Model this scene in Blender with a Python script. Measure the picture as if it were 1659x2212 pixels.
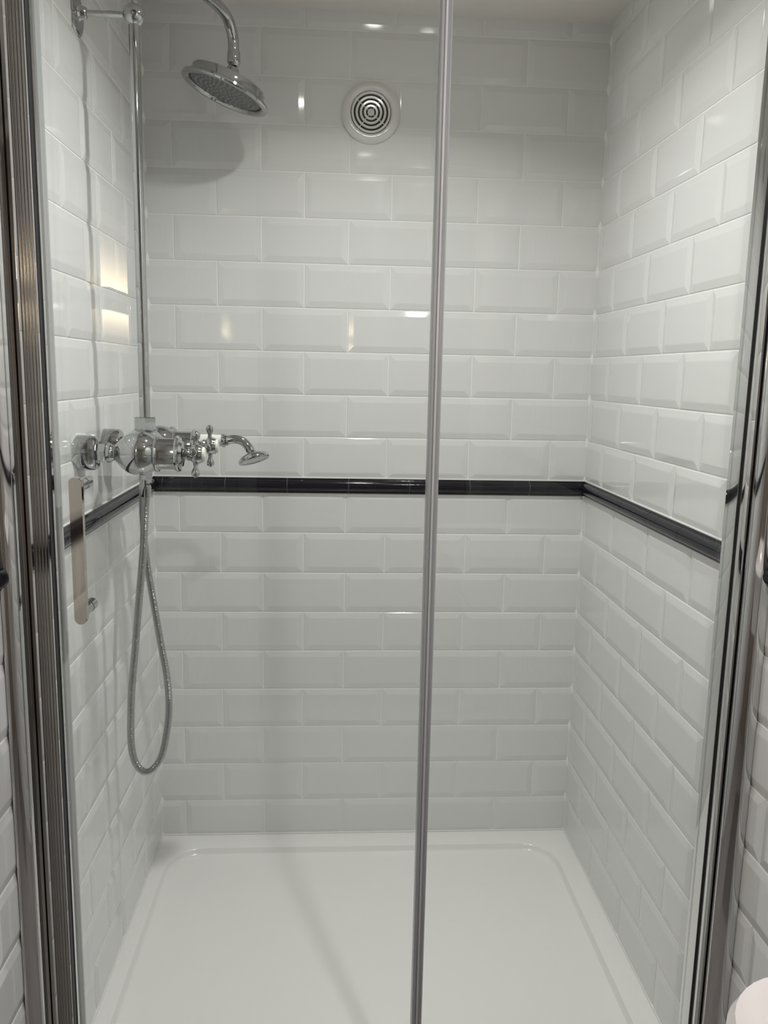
import bpy, bmesh, math, random
from mathutils import Vector, Matrix
random.seed(7)
for o in list(bpy.data.objects): bpy.data.objects.remove(o)
S = bpy.context.scene
COL = S.collection
PI = math.pi

# ------------------------------------------------------------------ camera
cam_d = bpy.data.cameras.new('camera'); cam = bpy.data.objects.new('camera', cam_d); COL.objects.link(cam)
cam_d.sensor_fit = 'HORIZONTAL'; cam_d.sensor_width = 36.0; cam_d.lens = 36.0*1763.12/1659.0
cam_d.clip_start = 0.02
cy_, sy_ = math.cos(-.06249), math.sin(-.06249); cp_, sp_ = math.cos(-.16786), math.sin(-.16786)
cr_, sr_ = math.cos(.02031), math.sin(.02031)
_r = Vector((cy_, sy_, 0)); _f = Vector((-sy_*cp_, cy_*cp_, sp_)); _u = _r.cross(_f)
_r2 = cr_*_r + sr_*_u; _u2 = -sr_*_r + cr_*_u
M = Matrix((( _r2.x, _u2.x, -_f.x, -.05337), (_r2.y, _u2.y, -_f.y, -1.98986), (_r2.z, _u2.z, -_f.z, 1.19915), (0, 0, 0, 1)))
cam.matrix_world = M
S.camera = cam

# ------------------------------------------------------------------ world, lights, exposure
w = bpy.data.worlds.new('world'); S.world = w; w.use_nodes = True
w.node_tree.nodes['Background'].inputs[0].default_value = (.9, .95, 1, 1)
w.node_tree.nodes['Background'].inputs[1].default_value = 0.05
S.view_settings.view_transform = 'Standard'; S.view_settings.look = 'None'
S.view_settings.exposure = -0.05; S.view_settings.gamma = 1.0
S.view_settings.use_curve_mapping = False
XL, XR, ZC = -.49254, .57423, 1.99408
YF = -2.62           # wall behind the camera
ZF = -.05            # bathroom floor
P = .10139; ZB = .09771; ZA = .9425

# the lamps: name, x, y, power, colour, spread
LAMPS = [('shower', .05, -.62, 4.9, (1, .995, .975), 141),
         ('room', .285, -1.45, 5.3, (1, .965, .955), 155)]
for nm, lx, ly, pw, c, sp in LAMPS:
    ld = bpy.data.lights.new('lamp_light', 'AREA'); ld.shape = 'DISK'; ld.size = .052
    ld.energy = pw; ld.color = c; ld.spread = math.radians(sp)
    lo = bpy.data.objects.new('lamp_light', ld); COL.objects.link(lo); lo.location = (lx, ly, ZC-.0125)

# ------------------------------------------------------------------ materials
def mat(name, col, rough=.4, metal=0., coat=0., bump=0., bscale=60., spec=.5, emit=None, es=0., var=0.):
    m = bpy.data.materials.new(name); m.use_nodes = True
    nt = m.node_tree; b = nt.nodes['Principled BSDF']
    b.inputs['Base Color'].default_value = (*col, 1); b.inputs['Roughness'].default_value = rough
    b.inputs['Metallic'].default_value = metal; b.inputs['Coat Weight'].default_value = coat
    b.inputs['Coat Roughness'].default_value = .03
    b.inputs['Specular IOR Level'].default_value = spec
    if emit:
        b.inputs['Emission Color'].default_value = (*emit, 1); b.inputs['Emission Strength'].default_value = es
    geo = nt.nodes.new('ShaderNodeNewGeometry')
    if bump:
        n = nt.nodes.new('ShaderNodeTexNoise'); n.inputs['Scale'].default_value = bscale; n.inputs['Detail'].default_value = 2
        nt.links.new(geo.outputs['Position'], n.inputs['Vector'])
        bp = nt.nodes.new('ShaderNodeBump'); bp.inputs['Strength'].default_value = 1; bp.inputs['Distance'].default_value = bump
        nt.links.new(n.outputs['Fac'], bp.inputs['Height']); nt.links.new(bp.outputs[0], b.inputs['Normal'])
        nt.links.new(bp.outputs[0], b.inputs['Coat Normal'])
    if var:
        n = nt.nodes.new('ShaderNodeTexNoise'); n.inputs['Scale'].default_value = 9; n.inputs['Detail'].default_value = 4
        nt.links.new(geo.outputs['Position'], n.inputs['Vector'])
        r = nt.nodes.new('ShaderNodeMapRange'); r.inputs['To Min'].default_value = 1-var; r.inputs['To Max'].default_value = 1+var
        nt.links.new(n.outputs['Fac'], r.inputs['Value'])
        v = nt.nodes.new('ShaderNodeVectorMath'); v.operation = 'SCALE'; v.inputs[0].default_value = col
        nt.links.new(r.outputs[0], v.inputs['Scale']); nt.links.new(v.outputs[0], b.inputs['Base Color'])
    return m
M_TILE = mat('white_glaze', (.80, .80, .795), .07, bump=.00015, bscale=14, spec=.5)
M_GROUT = mat('grout', (.94, .94, .92), .7, bump=.0003, bscale=300)
M_SEAL = mat('white_silicone', (.90, .90, .88), .35)
M_BLACK = mat('black_glaze', (.008, .008, .014), .1, bump=.0002, bscale=60, spec=.3)
M_DGROUT = mat('dark_grout', (.16, .16, .17), .6)
M_CHROME = mat('chrome', (.50, .51, .515), .05, 1.)
M_WARMREFL = mat('handle_warm_reflection', (.56, .52, .46), .06, 1.)  # pull handle chrome, warm reflection of the room wall put into its colour
M_CHROME2 = mat('polished_frame', (.70, .70, .70), .05, 1.)
M_RIB = mat('brushed_frame', (.30, .285, .27), .15, 1.)
M_DARK = mat('dark_gap', (.02, .02, .022), .5)
M_TRAY = mat('tray_acrylic', (.93, .915, .905), .16, bump=.0004, bscale=7)
M_PAINT = mat('ceiling_paint', (.86, .82, .78), .7, bump=.0005, bscale=40)
M_WALLP = mat('room_paint', (.62, .58, .52), .6)
M_FLOOR = mat('room_floor', (.26, .24, .23), .45, var=.2)
M_WOOD = mat('door_wood', (.30, .25, .21), .4, var=.2)
M_PORC = mat('porcelain', (.76, .72, .715), .08)
M_CERAM = mat('handle_ceramic', (.84, .84, .76), .12)
M_PLAST = mat('vent_plastic', (.80, .785, .76), .07)
M_STRIP = mat('grey_seal', (.45, .455, .475), .22, .1)
M_STRIPL = mat('pale_seal', (.66, .66, .68), .15, .1)
M_CLEARS = mat('soft_seal', (.55, .58, .58), .18, .1)
M_RUB = mat('rubber', (.16, .165, .165), .5)
M_NOZ = mat('nozzle', (.36, .365, .36), .4)
M_LENS = mat('lamp_lens', (1, 1, 1), .3, emit=(1, .95, .90), es=60)
M_GLOW = mat('lamp_glow', (1, .9, .7), .3, emit=(1, .76, .46), es=80)
M_BOARD = mat('white_board', (.78, .74, .66), .4)
gm = bpy.data.materials.new('door_glass'); gm.use_nodes = True; nt = gm.node_tree; nt.nodes.clear()
out = nt.nodes.new('ShaderNodeOutputMaterial'); mx = nt.nodes.new('ShaderNodeMixShader'); tr = nt.nodes.new('ShaderNodeBsdfTransparent')
gl = nt.nodes.new('ShaderNodeBsdfGlossy'); fr = nt.nodes.new('ShaderNodeFresnel'); fr.inputs['IOR'].default_value = 1.45
gl.inputs['Roughness'].default_value = 0.0; tr.inputs['Color'].default_value = (.975, .99, .98, 1)
gg = nt.nodes.new('ShaderNodeNewGeometry'); inv = nt.nodes.new('ShaderNodeMath'); inv.operation = 'SUBTRACT'; inv.inputs[0].default_value = 1
nt.links.new(gg.outputs['Backfacing'], inv.inputs[1]); ml = nt.nodes.new('ShaderNodeMath'); ml.operation = 'MULTIPLY'; nt.links.new(fr.outputs[0], ml.inputs[0]); nt.links.new(inv.outputs[0], ml.inputs[1])
m2 = nt.nodes.new('ShaderNodeMath'); m2.operation = 'MULTIPLY'; m2.use_clamp = True; m2.inputs[1].default_value = 1.6; nt.links.new(ml.outputs[0], m2.inputs[0]); nt.links.new(m2.outputs[0], mx.inputs[0]); nt.links.new(tr.outputs[0], mx.inputs[1]); nt.links.new(gl.outputs[0], mx.inputs[2]); nt.links.new(mx.outputs[0], out.inputs[0])
M_GLASS = gm

# ------------------------------------------------------------------ helpers
ORG = {}
def obj(name, bm, m, parent=None, smooth=40, kind=None):
    me = bpy.data.meshes.new(name)
    root = parent
    while root is not None and root.parent is not None: root = root.parent
    off = ORG.get(root.name, Vector((0, 0, 0))) if root is not None else Vector((0, 0, 0))
    for v in bm.verts: v.co -= off
    bmesh.ops.recalc_face_normals(bm, faces=bm.faces)
    bm.to_mesh(me); bm.free()
    if smooth:
        for p in me.polygons: p.use_smooth = True
        me.set_sharp_from_angle(angle=math.radians(smooth))
    me.materials.append(m)
    o = bpy.data.objects.new(name, me); COL.objects.link(o)
    if parent is not None: o.parent = parent
    if kind: o['kind'] = kind
    return o
def thing(name, label, cat, loc=(0, 0, 0), group=None):
    o = bpy.data.objects.new(name, None); COL.objects.link(o); o.location = loc; o.empty_display_size = .05
    ORG[o.name] = Vector(loc); o['label'] = label; o['category'] = cat
    if group: o['group'] = group
    return o
def tag(o, label, cat, group=None):
    o['label'] = label; o['category'] = cat
    if group: o['group'] = group
def box(bm, x0, x1, y0, y1, z0, z1, bev=0, seg=2):
    vs = [bm.verts.new((x, y, z)) for x in (x0, x1) for y in (y0, y1) for z in (z0, z1)]
    fs = [(0, 1, 3, 2), (4, 6, 7, 5), (0, 4, 5, 1), (2, 3, 7, 6), (0, 2, 6, 4), (1, 5, 7, 3)]
    F = [bm.faces.new([vs[i] for i in f]) for f in fs]
    if bev:
        es = list({e for f in F for e in f.edges})
        bmesh.ops.bevel(bm, geom=es, offset=bev, segments=seg, affect='EDGES', profile=.6)
def nbox(*a, **k):
    bm = bmesh.new(); box(bm, *a, **k); return bm
def lathe(bm, prof, org, axis, n=40, cap=True):
    """prof: list of (distance along axis, radius)"""
    ax = Vector(axis).normalized(); a = ax.orthogonal().normalized(); b = ax.cross(a); org = Vector(org)
    rings = []
    for d, r in prof:
        if r < 1e-6: rings.append([bm.verts.new(org+ax*d)])
        else: rings.append([bm.verts.new(org+ax*d+r*(math.cos(2*PI*i/n)*a+math.sin(2*PI*i/n)*b)) for i in range(n)])
    for A, B in zip(rings, rings[1:]):
        for i in range(n):
            j = (i+1) % n
            if len(A) == 1 and len(B) == 1: continue
            if len(A) == 1: bm.faces.new((A[0], B[i], B[j]))
            elif len(B) == 1: bm.faces.new((A[i], A[j], B[0]))
            else: bm.faces.new((A[i], A[j], B[j], B[i]))
    if cap:
        for R_ in (rings[0], rings[-1]):
            if len(R_) > 1: bm.faces.new(R_)
def nlathe(*a, **k):
    bm = bmesh.new(); lathe(bm, *a, **k); return bm
def smoothpath(pts, n):
    pts = [Vector(p) for p in pts]; q = [2*pts[0]-pts[1]]+pts+[2*pts[-1]-pts[-2]]
    out = []
    for i in range(1, len(q)-2):
        for k in range(n):
            t = k/n; a, b, c, d = q[i-1:i+3]
            out.append(.5*((2*b)+(c-a)*t+(2*a-5*b+4*c-d)*t*t+(3*b-a-3*c+d)*t**3))
    out.append(pts[-1]); return out
def resample(pts, step):
    out = [pts[0]]; acc = 0
    for a, b in zip(pts, pts[1:]):
        L = (b-a).length; t = step-acc
        while t <= L:
            out.append(a.lerp(b, t/L)); t += step
        acc = (acc+L) % step if L else acc
    return out
def tube(bm, pts, rad, n=16, cap=True):
    pts = [Vector(p) for p in pts]; rings = []
    t0 = (pts[1]-pts[0]).normalized(); a = t0.orthogonal().normalized()
    for i, p in enumerate(pts):
        t = (pts[min(i+1, len(pts)-1)]-pts[max(i-1, 0)]).normalized()
        a = (a-t*a.dot(t)).normalized(); b = t.cross(a); r = rad(i) if callable(rad) else rad
        rings.append([bm.verts.new(p+r*(math.cos(2*PI*k/n)*a+math.sin(2*PI*k/n)*b)) for k in range(n)])
    for A, B in zip(rings, rings[1:]):
        for k in range(n):
            j = (k+1) % n; bm.faces.new((A[k], A[j], B[j], B[k]))
    if cap: bm.faces.new(rings[0]); bm.faces.new(rings[-1])
def ntube(*a, **k):
    bm = bmesh.new(); tube(bm, *a, **k); return bm
def extrude(poly, z0, z1):
    """closed polygon in XY extruded up"""
    bm = bmesh.new(); A = [bm.verts.new((x, y, z0)) for x, y in poly]; B = [bm.verts.new((x, y, z1)) for x, y in poly]
    n = len(poly)
    for i in range(n): bm.faces.new((A[i], A[(i+1) % n], B[(i+1) % n], B[i]))
    bm.faces.new(A); bm.faces.new(B); return bm

# ------------------------------------------------------------------ room shell
TB = .06
wall_back = obj('wall_back', nbox(XL-TB, XR+TB, -.0006, TB, ZF, ZC), M_GROUT, smooth=0, kind='structure')
wall_left = obj('wall_left', nbox(XL-TB, XL+.0006, YF, .0006, ZF, ZC), M_GROUT, smooth=0, kind='structure')
wall_right = obj('wall_right', nbox(XR-.0006, XR+TB, YF, .0006, ZF, ZC), M_GROUT, smooth=0, kind='structure')
wall_front = obj('wall_front', nbox(XL-TB, XR+TB, YF-TB, YF, ZF, ZC), M_WALLP, smooth=0, kind='structure')
floor = obj('floor', nbox(XL-TB, XR+TB, YF-TB, TB, ZF-.05, ZF), M_FLOOR, smooth=0, kind='structure')
# ceiling with round cut-outs is not needed: the lamps are shallow and sit just below it
ceiling = obj('ceiling', nbox(XL-TB, XR+TB, YF-TB, TB, ZC, ZC+.06), M_PAINT, smooth=0, kind='structure')
d = obj('door_1', nbox(-.32, .42, YF+.0005, YF+.035, ZF+.003, 1.9, bev=.003), M_WOOD, kind='structure')
obj('door_handle', nlathe([(0, .024), (.006, .024), (.007, .009), (.04, .009), (.045, .02), (.06, .024), (.068, .018), (.07, 0)], (-.27, YF+.035, .95), (0, 1, 0), 24), M_CHROME, d)
bm = bmesh.new()
for a in ((-.39, -.325, ZF, 1.96), (.425, .49, ZF, 1.96), (-.325, .425, 1.905, 1.96)):
    box(bm, a[0], a[1], YF+.0005, YF+.02, a[2], a[3], bev=.003)
obj('trim_1', bm, M_BOARD, kind='structure')

# ------------------------------------------------------------------ tiles
TW, TH, BV = .200, P-.0022, .0145
def tile_bm(a=0., b=TW, c=0., e=TH):
    """bevelled metro tile; a..b is the width kept, c..e the height kept; front is -Y"""
    bm = bmesh.new(); yo, yi, yb = -.0010, -.0040, .004
    def ring(m, y): return [bm.verts.new(p) for p in ((m, y, m), (TW-m, y, m), (TW-m, y, TH-m), (m, y, TH-m))]
    R0 = ring(0, yb); R1 = ring(0, yo); R1b = ring(.0012, yo-.0007); R2 = ring(BV-.001, yi+.0002); R3 = ring(BV+.0012, yi)
    for A, B in ((R0, R1), (R1, R1b), (R1b, R2), (R2, R3)):
        for i in range(4): bm.faces.new((A[i], A[(i+1) % 4], B[(i+1) % 4], B[i]))
    bm.faces.new(R3)
    for lo, hi, co, nn in ((a, None, (a, 0, 0), (-1, 0, 0)), (b, None, (b, 0, 0), (1, 0, 0)), (c, None, (0, 0, c), (0, 0, -1)), (e, None, (0, 0, e), (0, 0, 1))):
        if (nn[0] < 0 and a <= 1e-5) or (nn[0] > 0 and b >= TW-1e-5) or (nn[2] < 0 and c <= 1e-5) or (nn[2] > 0 and e >= TH-1e-5): continue
        g = bmesh.ops.bisect_plane(bm, geom=bm.verts[:]+bm.edges[:]+bm.faces[:], plane_co=co, plane_no=nn, clear_outer=True)
        es = [x for x in g['geom_cut'] if isinstance(x, bmesh.types.BMEdge)]
        bmesh.ops.holes_fill(bm, edges=[x for x in bm.edges if x.is_boundary and all(abs((v.co-Vector(co)).dot(Vector(nn))) < 1e-5 for v in x.verts)], sides=0)
    for v in bm.verts: v.co.x -= TW/2; v.co.z -= TH/2
    return bm
CACHE = {}
def tile_mesh(a, b, c, e):
    key = tuple(round(x, 4) for x in (a, b, c, e))
    if key not in CACHE:
        bm = tile_bm(a, b, c, e); bmesh.ops.recalc_face_normals(bm, faces=bm.faces)
        me = bpy.data.meshes.new('tile'); bm.to_mesh(me); bm.free(); me.materials.append(M_TILE); CACHE[key] = me
    return CACHE[key]
HP = .202
def lay_row(wall, side, off, s0, s1, z0, zmin=None, zmax=None):
    """s runs along the wall (local x of the tile); joints at off + n*HP; the wall spans s0..s1"""
    n = math.floor((s0-off)/HP)
    while off+n*HP < s1-.004:
        ta = off+n*HP+.001; a = max(0, s0-ta); b = min(TW, s1-ta); n += 1
        if b-a < .004: continue
        c = max(0, (zmin-z0-.0011)) if zmin is not None else 0; e = min(TH, zmax-z0-.0011) if zmax is not None else TH
        o = bpy.data.objects.new('tile', tile_mesh(a, b, c, e)); COL.objects.link(o); o.parent = wall
        sc = ta+TW/2; zc = z0+.0011+TH/2
        rx, rz = random.gauss(0, .0022), random.gauss(0, .0016)
        if b-a < TW-.001: rx *= .5; rz *= .5
        if side == 'back': o.location = (sc, 0, zc); o.rotation_euler = (rx, 0, rz)
        elif side == 'left': o.location = (XL, sc, zc); o.rotation_euler = (rx, 0, PI/2+rz)
        else: o.location = (XR, -sc, zc); o.rotation_euler = (rx, 0, -PI/2+rz)
for j in range(-2, 18+1):
    if j < 8: z0 = ZB+j*P; below = True; odd = (j % 2 != 0)
    else: k = j-8; z0 = ZA+k*P; below = False; odd = (k % 2 != 0)
    zmax = ZC if j == 18 else (.9066 if j == 7 else None); zmin = ZF if j == -2 else None
    if j > -2: lay_row(wall_back, 'back', -.02447 if odd else .07457, XL+.002, XR-.002, z0, zmin, zmax)
    if below: offR = .2234-HP if odd else .1261-HP; offL = -.195 if odd else -.0915
    else: offR = .2234-HP if odd else .1261-HP; offL = -.195 if odd else -.0765
    far = 2.62
    if j == -2:
        lay_row(wall_right, 'right', offR, .9, far, z0, zmin, zmax); lay_row(wall_left, 'left', offL, -far, -.9, z0, zmin, zmax)
    else:
        lay_row(wall_right, 'right', offR, .002, far, z0, zmin, zmax); lay_row(wall_left, 'left', offL, -far, -.002, z0, zmin, zmax)

# black pencil dado
DZ0, DZ1 = .9072, .9440
def dado_prof():
    pr = [(0.002, DZ0), (-.004, DZ0), (-.006, DZ0+.002), (-.006, DZ0+.005)]
    for i in range(11):
        a = -PI/2+PI*i/10; pr.append((-.0065-.0105*math.cos(a), (DZ0+.019)+.0135*math.sin(a)))
    pr += [(-.006, DZ1-.003), (-.005, DZ1), (.002, DZ1)]
    return pr
def dado_mesh(L):
    bm = bmesh.new(); pr = dado_prof(); A = [bm.verts.new((0, y, z)) for y, z in pr]; B = [bm.verts.new((L, y, z)) for y, z in pr]; n = len(pr)
    for i in range(n): bm.faces.new((A[i], A[(i+1) % n], B[(i+1) % n], B[i]))
    bm.faces.new(A); bm.faces.new(B); bmesh.ops.recalc_face_normals(bm, faces=bm.faces)
    me = bpy.data.meshes.new('dado_tile'); bm.to_mesh(me); bm.free()
    for p in me.polygons: p.use_smooth = True
    me.set_sharp_from_angle(angle=math.radians(40)); me.materials.append(M_BLACK); return me
dcache = {}
def lay_dado(wall, side, off, s0, s1):
    n = math.floor((s0-off)/.1495)
    while off+n*.1495 < s1-.003:
        a = max(s0, off+n*.1495+.0006); b = min(s1, off+(n+1)*.1495-.0006); n += 1
        if b-a < .004: continue
        L = round(b-a, 4)
        if L not in dcache: dcache[L] = dado_mesh(L)
        o = bpy.data.objects.new('dado_tile', dcache[L]); COL.objects.link(o); o.parent = wall
        rx = random.gauss(0, .01)*0
        if side == 'back': o.location = (a, 0, 0)
        elif side == 'left': o.location = (XL, a, 0); o.rotation_euler = (0, 0, PI/2)
        else: o.location = (XR, -a, 0); o.rotation_euler = (0, 0, -PI/2)
lay_dado(wall_back, 'back', -.0174, XL, XR)
lay_dado(wall_right, 'right', .1455, 0, .875); lay_dado(wall_right, 'right', .1455, .893, 2.62)
lay_dado(wall_left, 'left', -.0455, -.905, 0); lay_dado(wall_left, 'left', -.0455, -2.62, -.927)
for wl, a, b, rz in ((wall_back, XL, XR, 0), (wall_left, -.905, 0, PI/2), (wall_right, 0, .875, -PI/2)):
    me = dado_mesh(b-a); me.materials[0] = M_DGROUT
    for v in me.vertices: v.co.y = min(v.co.y, 0)*.955+.0; v.co.z = .9256+(v.co.z-.9256)*.96
    o = bpy.data.objects.new('dado_grout', me); COL.objects.link(o); o.parent = wl
    o.location = (a, 0, 0) if rz == 0 else ((XL, a, 0) if rz > 0 else (XR, -a, 0)); o.rotation_euler = (0, 0, rz)
# thin white grout fillet above and below the dado
for (wl, a) in ((wall_back, (XL, XR, -.0035, .001)), (wall_left, (XL-.001, XL+.0035, -.90, 0)), (wall_right, (XR-.0035, XR+.001, -.87, 0))):
    obj('grout_line', nbox(a[0], a[1], a[2], a[3], DZ1-.0003, DZ1+.0022), M_GROUT, wl, smooth=0)
# silicone in the corners
def fillet(x, y, sx, sy, r=.0085):
    poly = [(x, y), (x+sx*r, y)]+[(x+sx*(r-r*math.sin(t)*.75), y+sy*(r-r*math.cos(t)*.75)) for t in (.3, .785, 1.27)]+[(x, y+sy*r)]
    return poly
obj('corner_sealant', extrude(fillet(XL, 0, 1, -1), .0005, ZC), M_SEAL, wall_left)
obj('corner_sealant', extrude(fillet(XR, 0, -1, -1), .0005, ZC), M_SEAL, wall_right)

# ------------------------------------------------------------------ shower tray
def rr(x0, x1, y0, y1, r, z, n=10):
    pts = []
    for cx, cy, a0 in ((x1-r, y1-r, 0), (x0+r, y1-r, PI/2), (x0+r, y0+r, PI), (x1-r, y0+r, 1.5*PI)):
        for i in range(n+1):
            a = a0+PI/2*i/n; pts.append((cx+r*math.cos(a), cy+r*math.sin(a), z))
    return pts
tray = None
bm = bmesh.new(); TY0, TY1 = -.875, -.0005
loops = [rr(XL+.0008, XR-.0008, TY0, TY1, .002, ZF+.001), rr(XL+.0008, XR-.0008, TY0, TY1, .002, -.003), rr(XL+.0025, XR-.0025, TY0+.003, TY1-.002, .003, 0)]
loops.append(rr(XL+.006, XR-.006, TY0+.01, -.006, .004, .0005))
ix0, ix1, iy0, iy1 = -.4605, .5235, -.80, -.0600
for dx, z, r in ((0, 0, .088), (.0018, -.0006, .086), (.0035, -.003, .085), (.0055, -.0095, .084), (.009, -.0135, .082), (.018, -.0155, .078), (.045, -.0175, .07), (.09, -.0195, .06), (.16, -.0215, .05), (.30, -.024, .03)):
    loops.append(rr(ix0+dx, ix1-dx, iy0+dx, iy1-dx, r, z))
V = [[bm.verts.new(p) for p in L] for L in loops]
for A, B in zip(V, V[1:]):
    n = len(A)
    for i in range(n): bm.faces.new((A[i], A[(i+1) % n], B[(i+1) % n], B[i]))
bm.faces.new(V[0]); bm.faces.new(V[-1])
tray = obj('shower_tray', bm, M_TRAY, smooth=35)
tag(tray, 'low white rectangular shower tray with rounded inner corners set between the tiled walls', 'shower tray')
bm = bmesh.new()
for a in ((XL, XR, -.0045, -.0002), (XL+.0002, XL+.0045, TY0, 0), (XR-.0045, XR-.0002, TY0, 0)): box(bm, a[0], a[1], a[2], a[3], .0002, .0045, bev=.0015)
obj('tray_sealant', bm, M_SEAL, tray)

# ------------------------------------------------------------------ air vent on the back wall
vx, vz = .0224, 1.7840
vent = thing('air_vent', 'round white extractor grille with concentric rings high on the tiled back wall', 'vent', (vx, 0, vz))
Y = (0, -1, 0)
obj('flange', nlathe([(.001, .0668), (.0075, .0668), (.0105, .064), (.0135, .058), (.0145, .053), (.0135, .0490), (.010, .0462), (.004, .0452), (.001, .0452)], (vx, 0, vz), Y, 64, cap=False), M_PLAST, vent)
obj('duct', nlathe([(.0052, .0455), (.0055, 0)], (vx, 0, vz), Y, 48, cap=False), M_DARK, vent)
for ro in (.0445, .0350, .0255, .0163):
    wd = .0051; y1 = .0115+.0012*(1-ro/.045)
    obj('ring', nlathe([(.0058, ro), (y1-.001, ro), (y1, ro-.0008), (y1, ro-wd+.0008), (y1-.001, ro-wd), (.0058, ro-wd), (.0058, ro)], (vx, 0, vz), Y, 64, cap=False), M_PLAST, vent, smooth=20)
obj('boss', nlathe([(.0058, .0078), (.0115, .0078), (.0128, .006), (.013, 0)], (vx, 0, vz), Y, 32), M_PLAST, vent)
for a in (45, 135, 225, 315):
    ca, sa = math.cos(math.radians(a+6)), math.sin(math.radians(a+6))
    obj('spoke', ntube([(vx+ca*.006, -.0095, vz+sa*.006), (vx+ca*.047, -.0095, vz+sa*.047)], .0011, 8), M_PLAST, vent)

# ------------------------------------------------------------------ shower valve
VY1, VY2, VZ = -.572, -.410, 1.0560
valve = thing('shower_valve', 'chrome twin-barrel shower valve with porcelain-capped cross handles on the left wall', 'shower valve', (XL, -.49, VZ))
X1 = (1, 0, 0)
def hexnut(c, ax, r, l, n=6):
    bm = bmesh.new(); lathe(bm, [(0, r*.9), (.0015, r), (l-.0015, r), (l, r*.9)], c, ax, n); return bm
for yy in (VY1, VY2):
    obj('rose', nlathe([(.0005, .0305), (.003, .0305), (.030, .0295), (.0345, .0275), (.0362, .024), (.0365, .014)], (XL, yy, VZ), X1, 48), M_CHROME, valve, smooth=30)
    obj('inlet_nut', hexnut((XL+.036, yy, VZ), X1, .0165, .016), M_CHROME, valve, smooth=20)
    obj('inlet_collar', nlathe([(.050, .0135), (.053, .0165), (.058, .0165), (.061, .0135), (.066, .013)], (XL, yy, VZ), X1, 32), M_CHROME, valve)
    bp = [(.064, .0125), (.068, .0165), (.076, .0245), (.086, .0325), (.096, .0365), (.106, .0376), (.116, .0368), (.125, .0335), (.1325, .0285),
          (.134, .0305), (.1365, .0318), (.139, .0305), (.1395, .028), (.145, .027), (.168, .027), (.1685, .030), (.1715, .0318), (.1745, .030), (.175, .026), (.180, .021), (.182, .012), (.183, .0085)]
    obj('barrel', nlathe(bp, (XL, yy, VZ), X1, 56), M_CHROME, valve, smooth=30)
    h = obj('cross_handle', nlathe([(.180, .0075), (.187, .0085), (.188, .0115), (.190, .0125), (.193, .0115), (.1945, .0135), (.199, .0165), (.2055, .017), (.209, .0155), (.2125, .0145), (.2135, .013)], (XL, yy, VZ), X1, 32), M_CHROME, valve, smooth=35)
    tw = .18 if yy == VY1 else -.05
    for q in range(4):
        a = tw+q*PI/2; dv = Vector((0, math.sin(a), math.cos(a))); c0 = Vector((XL+.2015, yy, VZ))
        obj('spoke', nlathe([(.012, .0052), (.020, .0036), (.024, .0040), (.028, .0062), (.030, .0068), (.034, .0074), (.0375, .0062), (.0385, .003), (.0400, .0028), (.0408, 0)], c0, dv, 16), M_CHROME, h)
    cp = obj('porcelain_cap', nlathe([(.2125, .0128), (.2155, .0128), (.2175, .0115), (.2185, .008), (.2188, 0)], (XL, yy, VZ), X1, 28), M_CERAM, h)
    cp['label'] = 'round white porcelain cap'
bxc = XL+.0965
obj('bridge', nlathe([(-.085, .020), (-.05, .0215), (-.038, .025), (-.024, .034), (0, .0395), (.024, .034), (.038, .025), (.05, .0215), (.085, .020)], (bxc, -.491, VZ), (0, 1, 0), 48), M_CHROME, valve)
obj('riser_nut', hexnut((bxc, -.484, VZ+.0335), (0, 0, 1), .021, .024), M_CHROME, valve, smooth=20)
obj('outlet_nut', hexnut((bxc, -.491, VZ-.056), (0, 0, 1), .0135, .02), M_CHROME, valve, smooth=20)
obj('cradle', ntube(smoothpath([(bxc+.02, -.41, VZ+.02), (bxc+.03, -.385, VZ+.030), (bxc+.035, -.365, VZ+.012), (bxc+.035, -.352, VZ-.004), (bxc+.035, -.335, VZ+.008)], 6), .0045, 12), M_CHROME, valve)

# ------------------------------------------------------------------ riser pipe with bracket and swan neck
RX, RY = bxc, -.480
riser = thing('shower_riser', 'tall chrome riser pipe with wall bracket, swan neck and round tilted rain head', 'shower', (RX, RY, VZ+.057))
P0 = Vector((RX, RY, 0)); P1 = Vector((-.2675, -.150, 0)); D = (P1-P0).normalized()
obj('pipe', ntube([(RX, RY, VZ+.05), (RX, RY, 1.30), (RX, RY, 1.60), (RX, RY, 1.780)], .0096, 24), M_CHROME, riser)
neck = smoothpath([P0+D*s+Vector((0, 0, z)) for s, z in ((0, 1.775), (0, 1.83), (.02, 1.873), (.07, 1.895), (.15, 1.906), (.235, 1.9105), (.293, 1.910), (.328, 1.901), (.3475, 1.876), (.351, 1.849))], 10)
obj('swan_neck', ntube(neck, lambda i: .0096+.0018*min(1, i/30), 24), M_CHROME, riser)
bz = 1.7825
obj('bracket_ball', nlathe([(-.0185*math.cos(PI*i/16), max(.0185*math.sin(PI*i/16), 0)) for i in range(17)], (RX, RY, bz), X1, 32), M_CHROME, riser)
obj('grub_screw', nlathe([(.015, .0042), (.0192, .0042), (.020, .003), (.0185, .002), (.0183, 0)], (RX, RY, bz), (.3, -1, -.1), 16), M_RIB, riser)
obj('bracket_arm', ntube([(XL+.01, RY, bz), (RX-.015, RY, bz)], .0052, 16), M_CHROME, riser)
obj('wall_flange', nlathe([(.0008, .0365), (.003, .0365), (.0048, .034), (.0062, .028), (.0075, .014), (.011, .011), (.018, .0095), (.0195, .008)], (XL, RY, bz), X1, 48), M_CHROME, riser, smooth=25)

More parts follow.
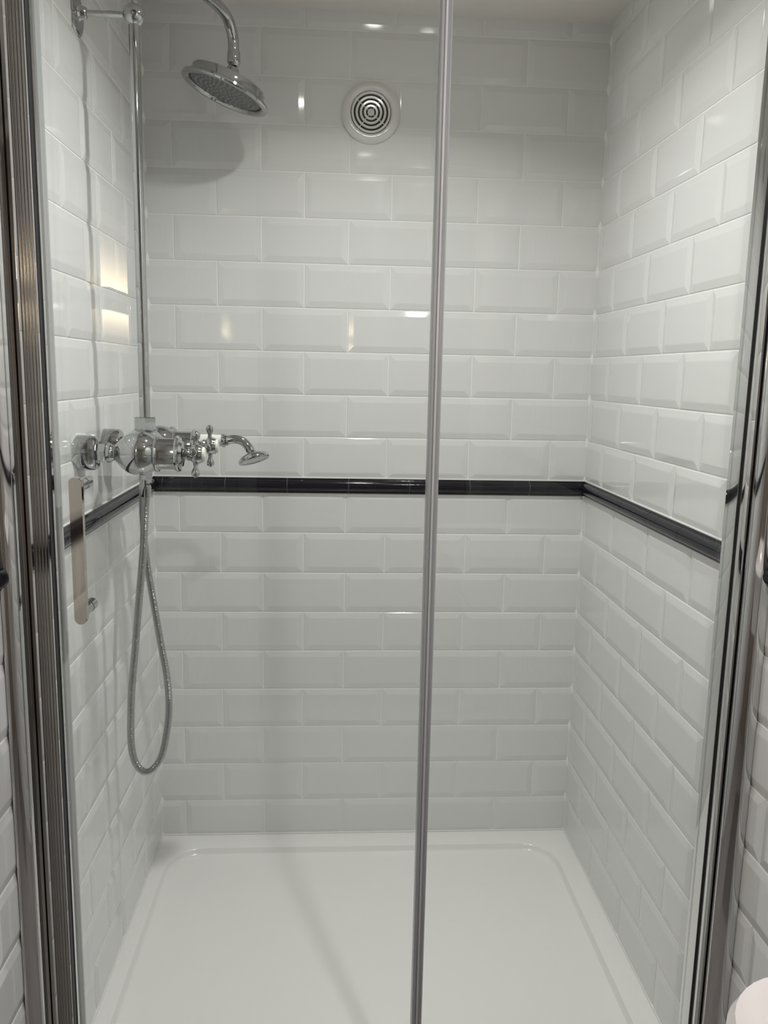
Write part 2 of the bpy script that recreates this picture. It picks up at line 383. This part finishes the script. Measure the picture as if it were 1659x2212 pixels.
# ------------------------------------------------------------------ shower head
top = P0+D*.351+Vector((0, 0, 1.849))
tl = math.radians(20)
hn = Vector((-math.sin(tl), -.02, -math.cos(tl))).normalized()       # direction the face looks
pv = top+Vector((0, 0, -.030))
prof = [(0, .008), (.002, .0115), (.006, .0135), (.012, .0175), (.020, .023), (.0235, .026), (.025, .032), (.027, .072), (.029, .0775), (.032, .079), (.046, .0795), (.0475, .083), (.0485, .089), (.0505, .0925), (.0545, .0932), (.0575, .0915), (.0585, .088), (.0578, .082), (.0545, .0778), (.0500, .0765), (.0480, .0765)]
head = obj('shower_head', nlathe(prof, pv, hn, 72, cap=False), M_CHROME, riser, smooth=30)
obj('collar', nlathe([(0, .0100), (.001, .0128), (.003, .0132), (.020, .0140), (.024, .0128), (.027, .0105), (.029, .0095)], top, (0, 0, -1), 28), M_CHROME, head)

f = obj('face_plate', nlathe([(.0475, .0768), (.0510, .0760), (.0525, .0740), (.0530, 0)], pv, hn, 64), M_RUB, head)
f['label'] = 'dark grey rubber face full of small nozzles'
fa = hn.orthogonal().normalized(); fb = hn.cross(fa)
bm = bmesh.new()
for ringn, rr_ in ((1, 0), (6, .011), (12, .0215), (18, .032), (24, .0425), (30, .053), (36, .0632)):
    for i in range(ringn):
        a = 2*PI*i/ringn+.1*rr_*100
        lathe(bm, [(0, .0022), (.0018, .0016), (.0022, .0009), (.0023, 0)], pv+hn*.0529+fa*math.cos(a)*rr_+fb*math.sin(a)*rr_, hn, 8)
obj('nozzles', bm, M_NOZ, head, kind='stuff')

# ------------------------------------------------------------------ hand shower on the cradle
HY = -.352; HZ = 1.062
hs = thing('hand_shower', 'small chrome hand shower with white porcelain grip and hooked neck resting behind the valve', 'hand shower', (-.345, HY, HZ))
gx = -.2755
obj('tail', nlathe([(0, .009), (.002, .0105), (.014, .0105), (.018, .008), (.028, .0085), (.030, .0115), (.034, .0115)], (gx-.124, HY, HZ-.008), (1, 0, .06), 24), M_CHROME, hs)
g = obj('grip', nlathe([(0, .0085), (.004, .0098), (.02, .0125), (.045, .0140), (.065, .0132), (.085, .0115), (.090, .0105)], (gx-.0905, HY, HZ-.0045), (1, 0, .05), 32), M_CERAM, hs)
g['label'] = 'white porcelain grip'
obj('ferrule', nlathe([(0, .0105), (.001, .0135), (.004, .0142), (.007, .0125), (.008, .0095), (.0105, .0115), (.013, .0095)], (gx-.001, HY, HZ), (1, 0, .05), 28), M_CHROME, hs)
nk = smoothpath([(gx+.010, HY, HZ+.0006), (gx+.024, HY, HZ+.003), (gx+.040, HY-.001, HZ-.001), (gx+.052, HY-.003, HZ-.012), (gx+.060, HY-.005, HZ-.027)], 8)
obj('neck', ntube(nk, lambda i: .0088-.0018*i/len(nk)*0+.0, 20), M_CHROME, hs)
hd = Vector((.30, -.26, -.92)).normalized(); hc = Vector((gx+.058, HY-.004, HZ-.020))
obj('rose', nlathe([(0, .009), (.004, .012), (.0055, .019), (.009, .0265), (.0135, .0305), (.018, .0315), (.0205, .0300), (.0200, .027), (.0190, .0262), (.0192, 0)], hc, hd, 48), M_CHROME, hs, smooth=30)

# ------------------------------------------------------------------ hose
hp = [(bxc, -.491, VZ-.056), (bxc+.0005, -.491, .975), (-.3981, -.49, .9453), (-.4050, -.49, .8583), (-.415, -.49, .7697), (-.4246, -.49, .6794), (-.4343, -.49, .5873), (-.4385, -.488, .4934),
      (-.4330, -.485, .4480), (-.4180, -.480, .4245), (-.4000, -.474, .4290), (-.3830, -.468, .4600), (-.3715, -.460, .5350), (-.3740, -.455, .6050), (-.3855, -.448, .6720), (-.4000, -.438, .7560), (-.4138, -.42, .824), (-.4225, -.402, .884), (-.4270, -.385, .950), (-.4250, -.372, 1.010), (-.418, -.360, 1.040), (gx-.120, HY, HZ-.006)]
hpts = resample(smoothpath(hp, 12), .00062)
hose = obj('shower_hose', ntube(hpts, lambda i: (.0072, .0070, .0058, .0070)[i % 4], 12, cap=True), M_CHROME, smooth=80)
tag(hose, 'ribbed chrome shower hose hanging in a long loop below the valve', 'hose')
obj('hose_cone', nlathe([(0, .0098), (.004, .0108), (.02, .0100), (.032, .0080)], (bxc, -.491, VZ-.055), (0, 0, -1), 24), M_CHROME, hose)

# ------------------------------------------------------------------ door frame
HT = 1.90
def ell(x0, y0, x1, y1, n=10):
    """convex quarter curve from wall contact (x0,y0) flat front towards inner end (x1,y1)"""
    return [(x0+(x1-x0)*math.sin(PI/2*i/n), y1+(y0-y1)*math.cos(PI/2*i/n)) for i in range(n+1)]
frame = thing('enclosure_frame', 'chrome upright posts and rails holding the glass between the tiled walls', 'door frame', (0, -.86, 0))
lw = XL+.005
obj('wall_post', extrude(ell(lw, -.9270, -.4650, -.9000)+[(-.4650, -.845), (lw, -.845)], .0015, HT), M_CHROME2, frame, smooth=25)
obj('gap_strip', extrude([(-.4649, -.886), (-.4637, -.886), (-.4637, -.85), (-.4649, -.85)], .0015, HT), M_DARK, frame, smooth=0)
rw = XR-.005
obj('wall_post', extrude(ell(rw, -.8950, .5386, -.8790)+[(.5386, -.812), (rw, -.812)], .0015, HT), M_CHROME2, frame, smooth=25)
obj('gap_strip', extrude([(.5385, -.872), (.5368, -.872), (.5368, -.82), (.5385, -.82)], .0015, HT), M_DARK, frame, smooth=0)
obj('bottom_rail', nbox(-.4640, .5360, -.858, -.822, .0015, .022, bev=.003), M_CHROME2, frame)
obj('top_rail', nbox(-.4640, .5360, -.868, -.815, HT-.03, HT, bev=.003), M_CHROME2, frame)

# sliding door on the left
GY0, GY1 = -.8500, -.8440
door = thing('shower_door', 'clear glass shower door with chrome pull handle and ribbed stile on the left', 'shower door', (-.18, -.847, .025))
zb, zt = .0235, HT-.031
obj('glass_pane', nbox(-.4320, .0815, GY0, GY1, zb, zt), M_GLASS, door, smooth=0)
obj('edge_strip', extrude([(-.4636, -.889), (-.4562, -.889), (-.4562, -.84), (-.4636, -.84)], zb, zt), M_CHROME2, door, smooth=25)
# ribbed stile
poly = []
xa, xb, nr = -.4560, -.4350, 5
for i in range(nr):
    for t in range(7):
        x = xa+(xb-xa)*(i+t/6.0)/nr; poly.append((x, -.8890-.0004*math.sin(PI*t/6)))
poly += [(-.4350, -.838), (-.4560, -.838)]
pp = [poly[0]]
for q in poly[1:]:
    if abs(q[0]-pp[-1][0]) > 1e-6 or abs(q[1]-pp[-1][1]) > 1e-6: pp.append(q)
obj('ribbed_stile', extrude(pp, zb, zt), M_RIB, door, smooth=50)
obj('edge_strip', extrude([(-.4349, -.8915), (-.4329, -.8915), (-.4329, -.84), (-.4349, -.84)], zb, zt), M_CHROME2, door, smooth=0)
obj('gap_strip', extrude([(-.4328, -.8908), (-.4321, -.8908), (-.4321, -.8795), (-.4328, -.8795)], zb, zt), M_DARK, door, smooth=0)
obj('edge_strip', extrude([(-.4328, -.8794), (-.4307, -.8794), (-.4307, -.869), (-.4328, -.869)], zb, zt), M_CHROME2, door, smooth=0)
obj('clear_seal', extrude([(-.4328, -.8689), (-.4290, -.8670), (-.4300, -.8640), (-.4284, -.8615), (-.4296, -.8585), (-.4278, -.8560), (-.4278, -.8515), (-.4328, -.8515)], zb, zt), M_CLEARS, door, smooth=30)
# middle seal: two soft grey ribs with a paler core
obj('middle_seal', extrude([(.0770, -.8570), (.0778, -.8600), (.0796, -.8616), (.0815, -.8600), (.0826, -.8590), (.0885, -.8590), (.0896, -.8600), (.0912, -.8612), (.0926, -.8600), (.0935, -.8570), (.0935, -.8400), (.0770, -.8400)], zb, zt), M_STRIP, door, smooth=60)
obj('seal_core', extrude([(.0835, -.8605), (.0845, -.8617), (.0858, -.8617), (.0868, -.8605), (.0868, -.8592), (.0835, -.8592)], zb, zt), M_STRIPL, door, smooth=60)
# pull handle
hx0, hx1, hz0, hz1 = -.4018, -.3852, .8555, 1.0565
bm = bmesh.new(); r = (hx1-hx0)/2; cx = (hx0+hx1)/2; pl = []
for i in range(17): a = PI*i/16; pl.append((cx+r*math.cos(a), hz1-r*.62+r*.62*math.sin(a)))
for i in range(17): a = PI+PI*i/16; pl.append((cx+r*math.cos(a), hz0+r+r*math.sin(a)))
A = [bm.verts.new((x, -.9035, z)) for x, z in pl]; B = [bm.verts.new((x, -.8945, z)) for x, z in pl]; n = len(pl)
for i in range(n): bm.faces.new((A[i], A[(i+1) % n], B[(i+1) % n], B[i]))
fa_ = bm.faces.new(A); fb_ = bm.faces.new(B)
bmesh.ops.bevel(bm, geom=list(fa_.edges)+list(fb_.edges), offset=.0009, segments=2, affect='EDGES')
hnd = obj('pull_handle', bm, M_WARMREFL, door, smooth=30)
for zz in (hz1-.0125, hz0+.0150):
    obj('standoff', nlathe([(0, .0082), (.024, .0082), (.0245, .0076), (.0260, .0076), (.0265, .0086), (.0440, .0086)], (cx, -.8945, zz), (0, 1, 0), 28), M_CHROME, hnd)
# fixed panel on the right
fix = thing('fixed_panel', 'clear fixed glass panel on the right with slim chrome edge profile', 'glass panel', (.31, -.835, .025))
obj('glass_pane', nbox(.0780, .5260, -.8380, -.8320, zb, zt), M_GLASS, fix, smooth=0)
obj('edge_strip', nbox(.5262, .5298, -.860, -.826, zb, zt, bev=.0004), M_CHROME2, fix)
obj('gap_strip', nbox(.5299, .5366, -.8655, -.826, zb, zt), M_DARK, fix, smooth=0)
obj('edge_strip', nbox(.5286, .5366, -.875, -.8660, zb, zt, bev=.0004), M_CHROME2, fix)

# ------------------------------------------------------------------ ceiling lamps
for nm, lx, ly, lab in (('ceiling_downlight', .05, -.62, 'round recessed downlight in the ceiling inside the shower'), ('ceiling_downlight', .285, -1.45, 'round recessed downlight in the ceiling just outside the glass door')):
    t = thing(nm, lab, 'ceiling light', (lx, ly, ZC))
    obj('bezel', nlathe([(.0004, .045), (.003, .045), (.0052, .042), (.0055, .032), (.003, .0285), (.001, .0285)], (lx, ly, ZC), (0, 0, -1), 40, cap=False), M_CHROME, t)
    obj('lens', nlathe([(.0006, .0284), (.0030, .0282), (.0065, .024), (.0095, .014), (.0105, 0)], (lx, ly, ZC), (0, 0, -1), 32), M_LENS, t)

# ------------------------------------------------------------------ up-and-down wall light on the left wall, outside the shower
wy0, wy1, wz0, wz1 = -1.445, -1.280, 1.305, 1.346
wl = thing('wall_light', 'slim box wall light glowing up and down on the left wall outside the shower', 'wall light', (XL, -1.32, 1.325))
obj('backplate', nbox(XL+.0052, XL+.010, wy0+.004, wy1-.004, 1.235, 1.475, bev=.001), M_BOARD, wl)
obj('body', nbox(XL+.0101, XL+.026, wy0-.001, wy1+.001, wz0, wz1, bev=.001), M_BOARD, wl)
def glow(name, z0, z1, e0):
    m = mat(name, (.8, .75, .65), .5); nt = m.node_tree; b = nt.nodes['Principled BSDF']
    g = nt.nodes.new('ShaderNodeNewGeometry'); sx = nt.nodes.new('ShaderNodeSeparateXYZ'); mr = nt.nodes.new('ShaderNodeMapRange')
    nt.links.new(g.outputs['Position'], sx.inputs[0]); nt.links.new(sx.outputs['Z'], mr.inputs['Value'])
    mr.inputs['From Min'].default_value = z1; mr.inputs['From Max'].default_value = z0
    pw = nt.nodes.new('ShaderNodeMath'); pw.operation = 'POWER'; pw.inputs[1].default_value = 2.2
    ml = nt.nodes.new('ShaderNodeMath'); ml.operation = 'MULTIPLY_ADD'; ml.inputs[1].default_value = e0; ml.inputs[2].default_value = .4
    nt.links.new(mr.outputs[0], pw.inputs[0]); nt.links.new(pw.outputs[0], ml.inputs[0]); nt.links.new(ml.outputs[0], b.inputs['Emission Strength'])
    b.inputs['Emission Color'].default_value = (1, .80, .50, 1); return m
obj('shade', nbox(XL+.0101, XL+.018, wy0, wy1, wz1+.0005, 1.48, bev=.0005), glow('upper_glow', wz1, 1.46, 20), wl, smooth=0)
obj('shade', nbox(XL+.0101, XL+.018, wy0, wy1, 1.23, wz0-.0005, bev=.0005), glow('lower_glow', wz0, 1.235, 20), wl, smooth=0)

# ------------------------------------------------------------------ wash basin on the right wall
BZ = .80
basin = thing('wash_basin', 'white ceramic wash basin corner at the lower right of the room', 'basin', (XR, -1.70, BZ))
bm = bmesh.new(); bx0, bx1, by0, by1 = .197, XR-.0055, -1.90, -1.504
loops = [rr(bx0+.08, bx1-.01, by0+.08, by1-.07, .04, BZ-.16), rr(bx0+.05, bx1-.003, by0+.05, by1-.05, .05, BZ-.10), rr(bx0+.022, bx1, by0+.02, by1-.02, .06, BZ-.03), rr(bx0, bx1, by0, by1, .062, BZ-.012), rr(bx0+.004, bx1-.002, by0+.004, by1-.004, .060, BZ-.002), rr(bx0+.010, bx1-.006, by0+.010, by1-.010, .056, BZ),
         rr(bx0+.035, bx1-.10, by0+.035, by1-.035, .045, BZ), rr(bx0+.042, bx1-.107, by0+.042, by1-.042, .04, BZ-.008), rr(bx0+.065, bx1-.125, by0+.07, by1-.07, .035, BZ-.08), rr(bx0+.09, bx1-.14, by0+.11, by1-.11, .02, BZ-.10)]
V = [[bm.verts.new(p) for p in L] for L in loops]
for A, B in zip(V, V[1:]):
    n = len(A)
    for i in range(n): bm.faces.new((A[i], A[(i+1) % n], B[(i+1) % n], B[i]))
bm.faces.new(V[0]); bm.faces.new(V[-1])
obj('bowl', bm, M_PORC, basin, smooth=40)
obj('waste', nlathe([(0, .02), (.003, .02), (.004, .012), (.003, 0)], ((bx0+.09+bx1-.14)/2, (by0+by1)/2, BZ-.0998), (0, 0, 1), 24), M_CHROME, basin)
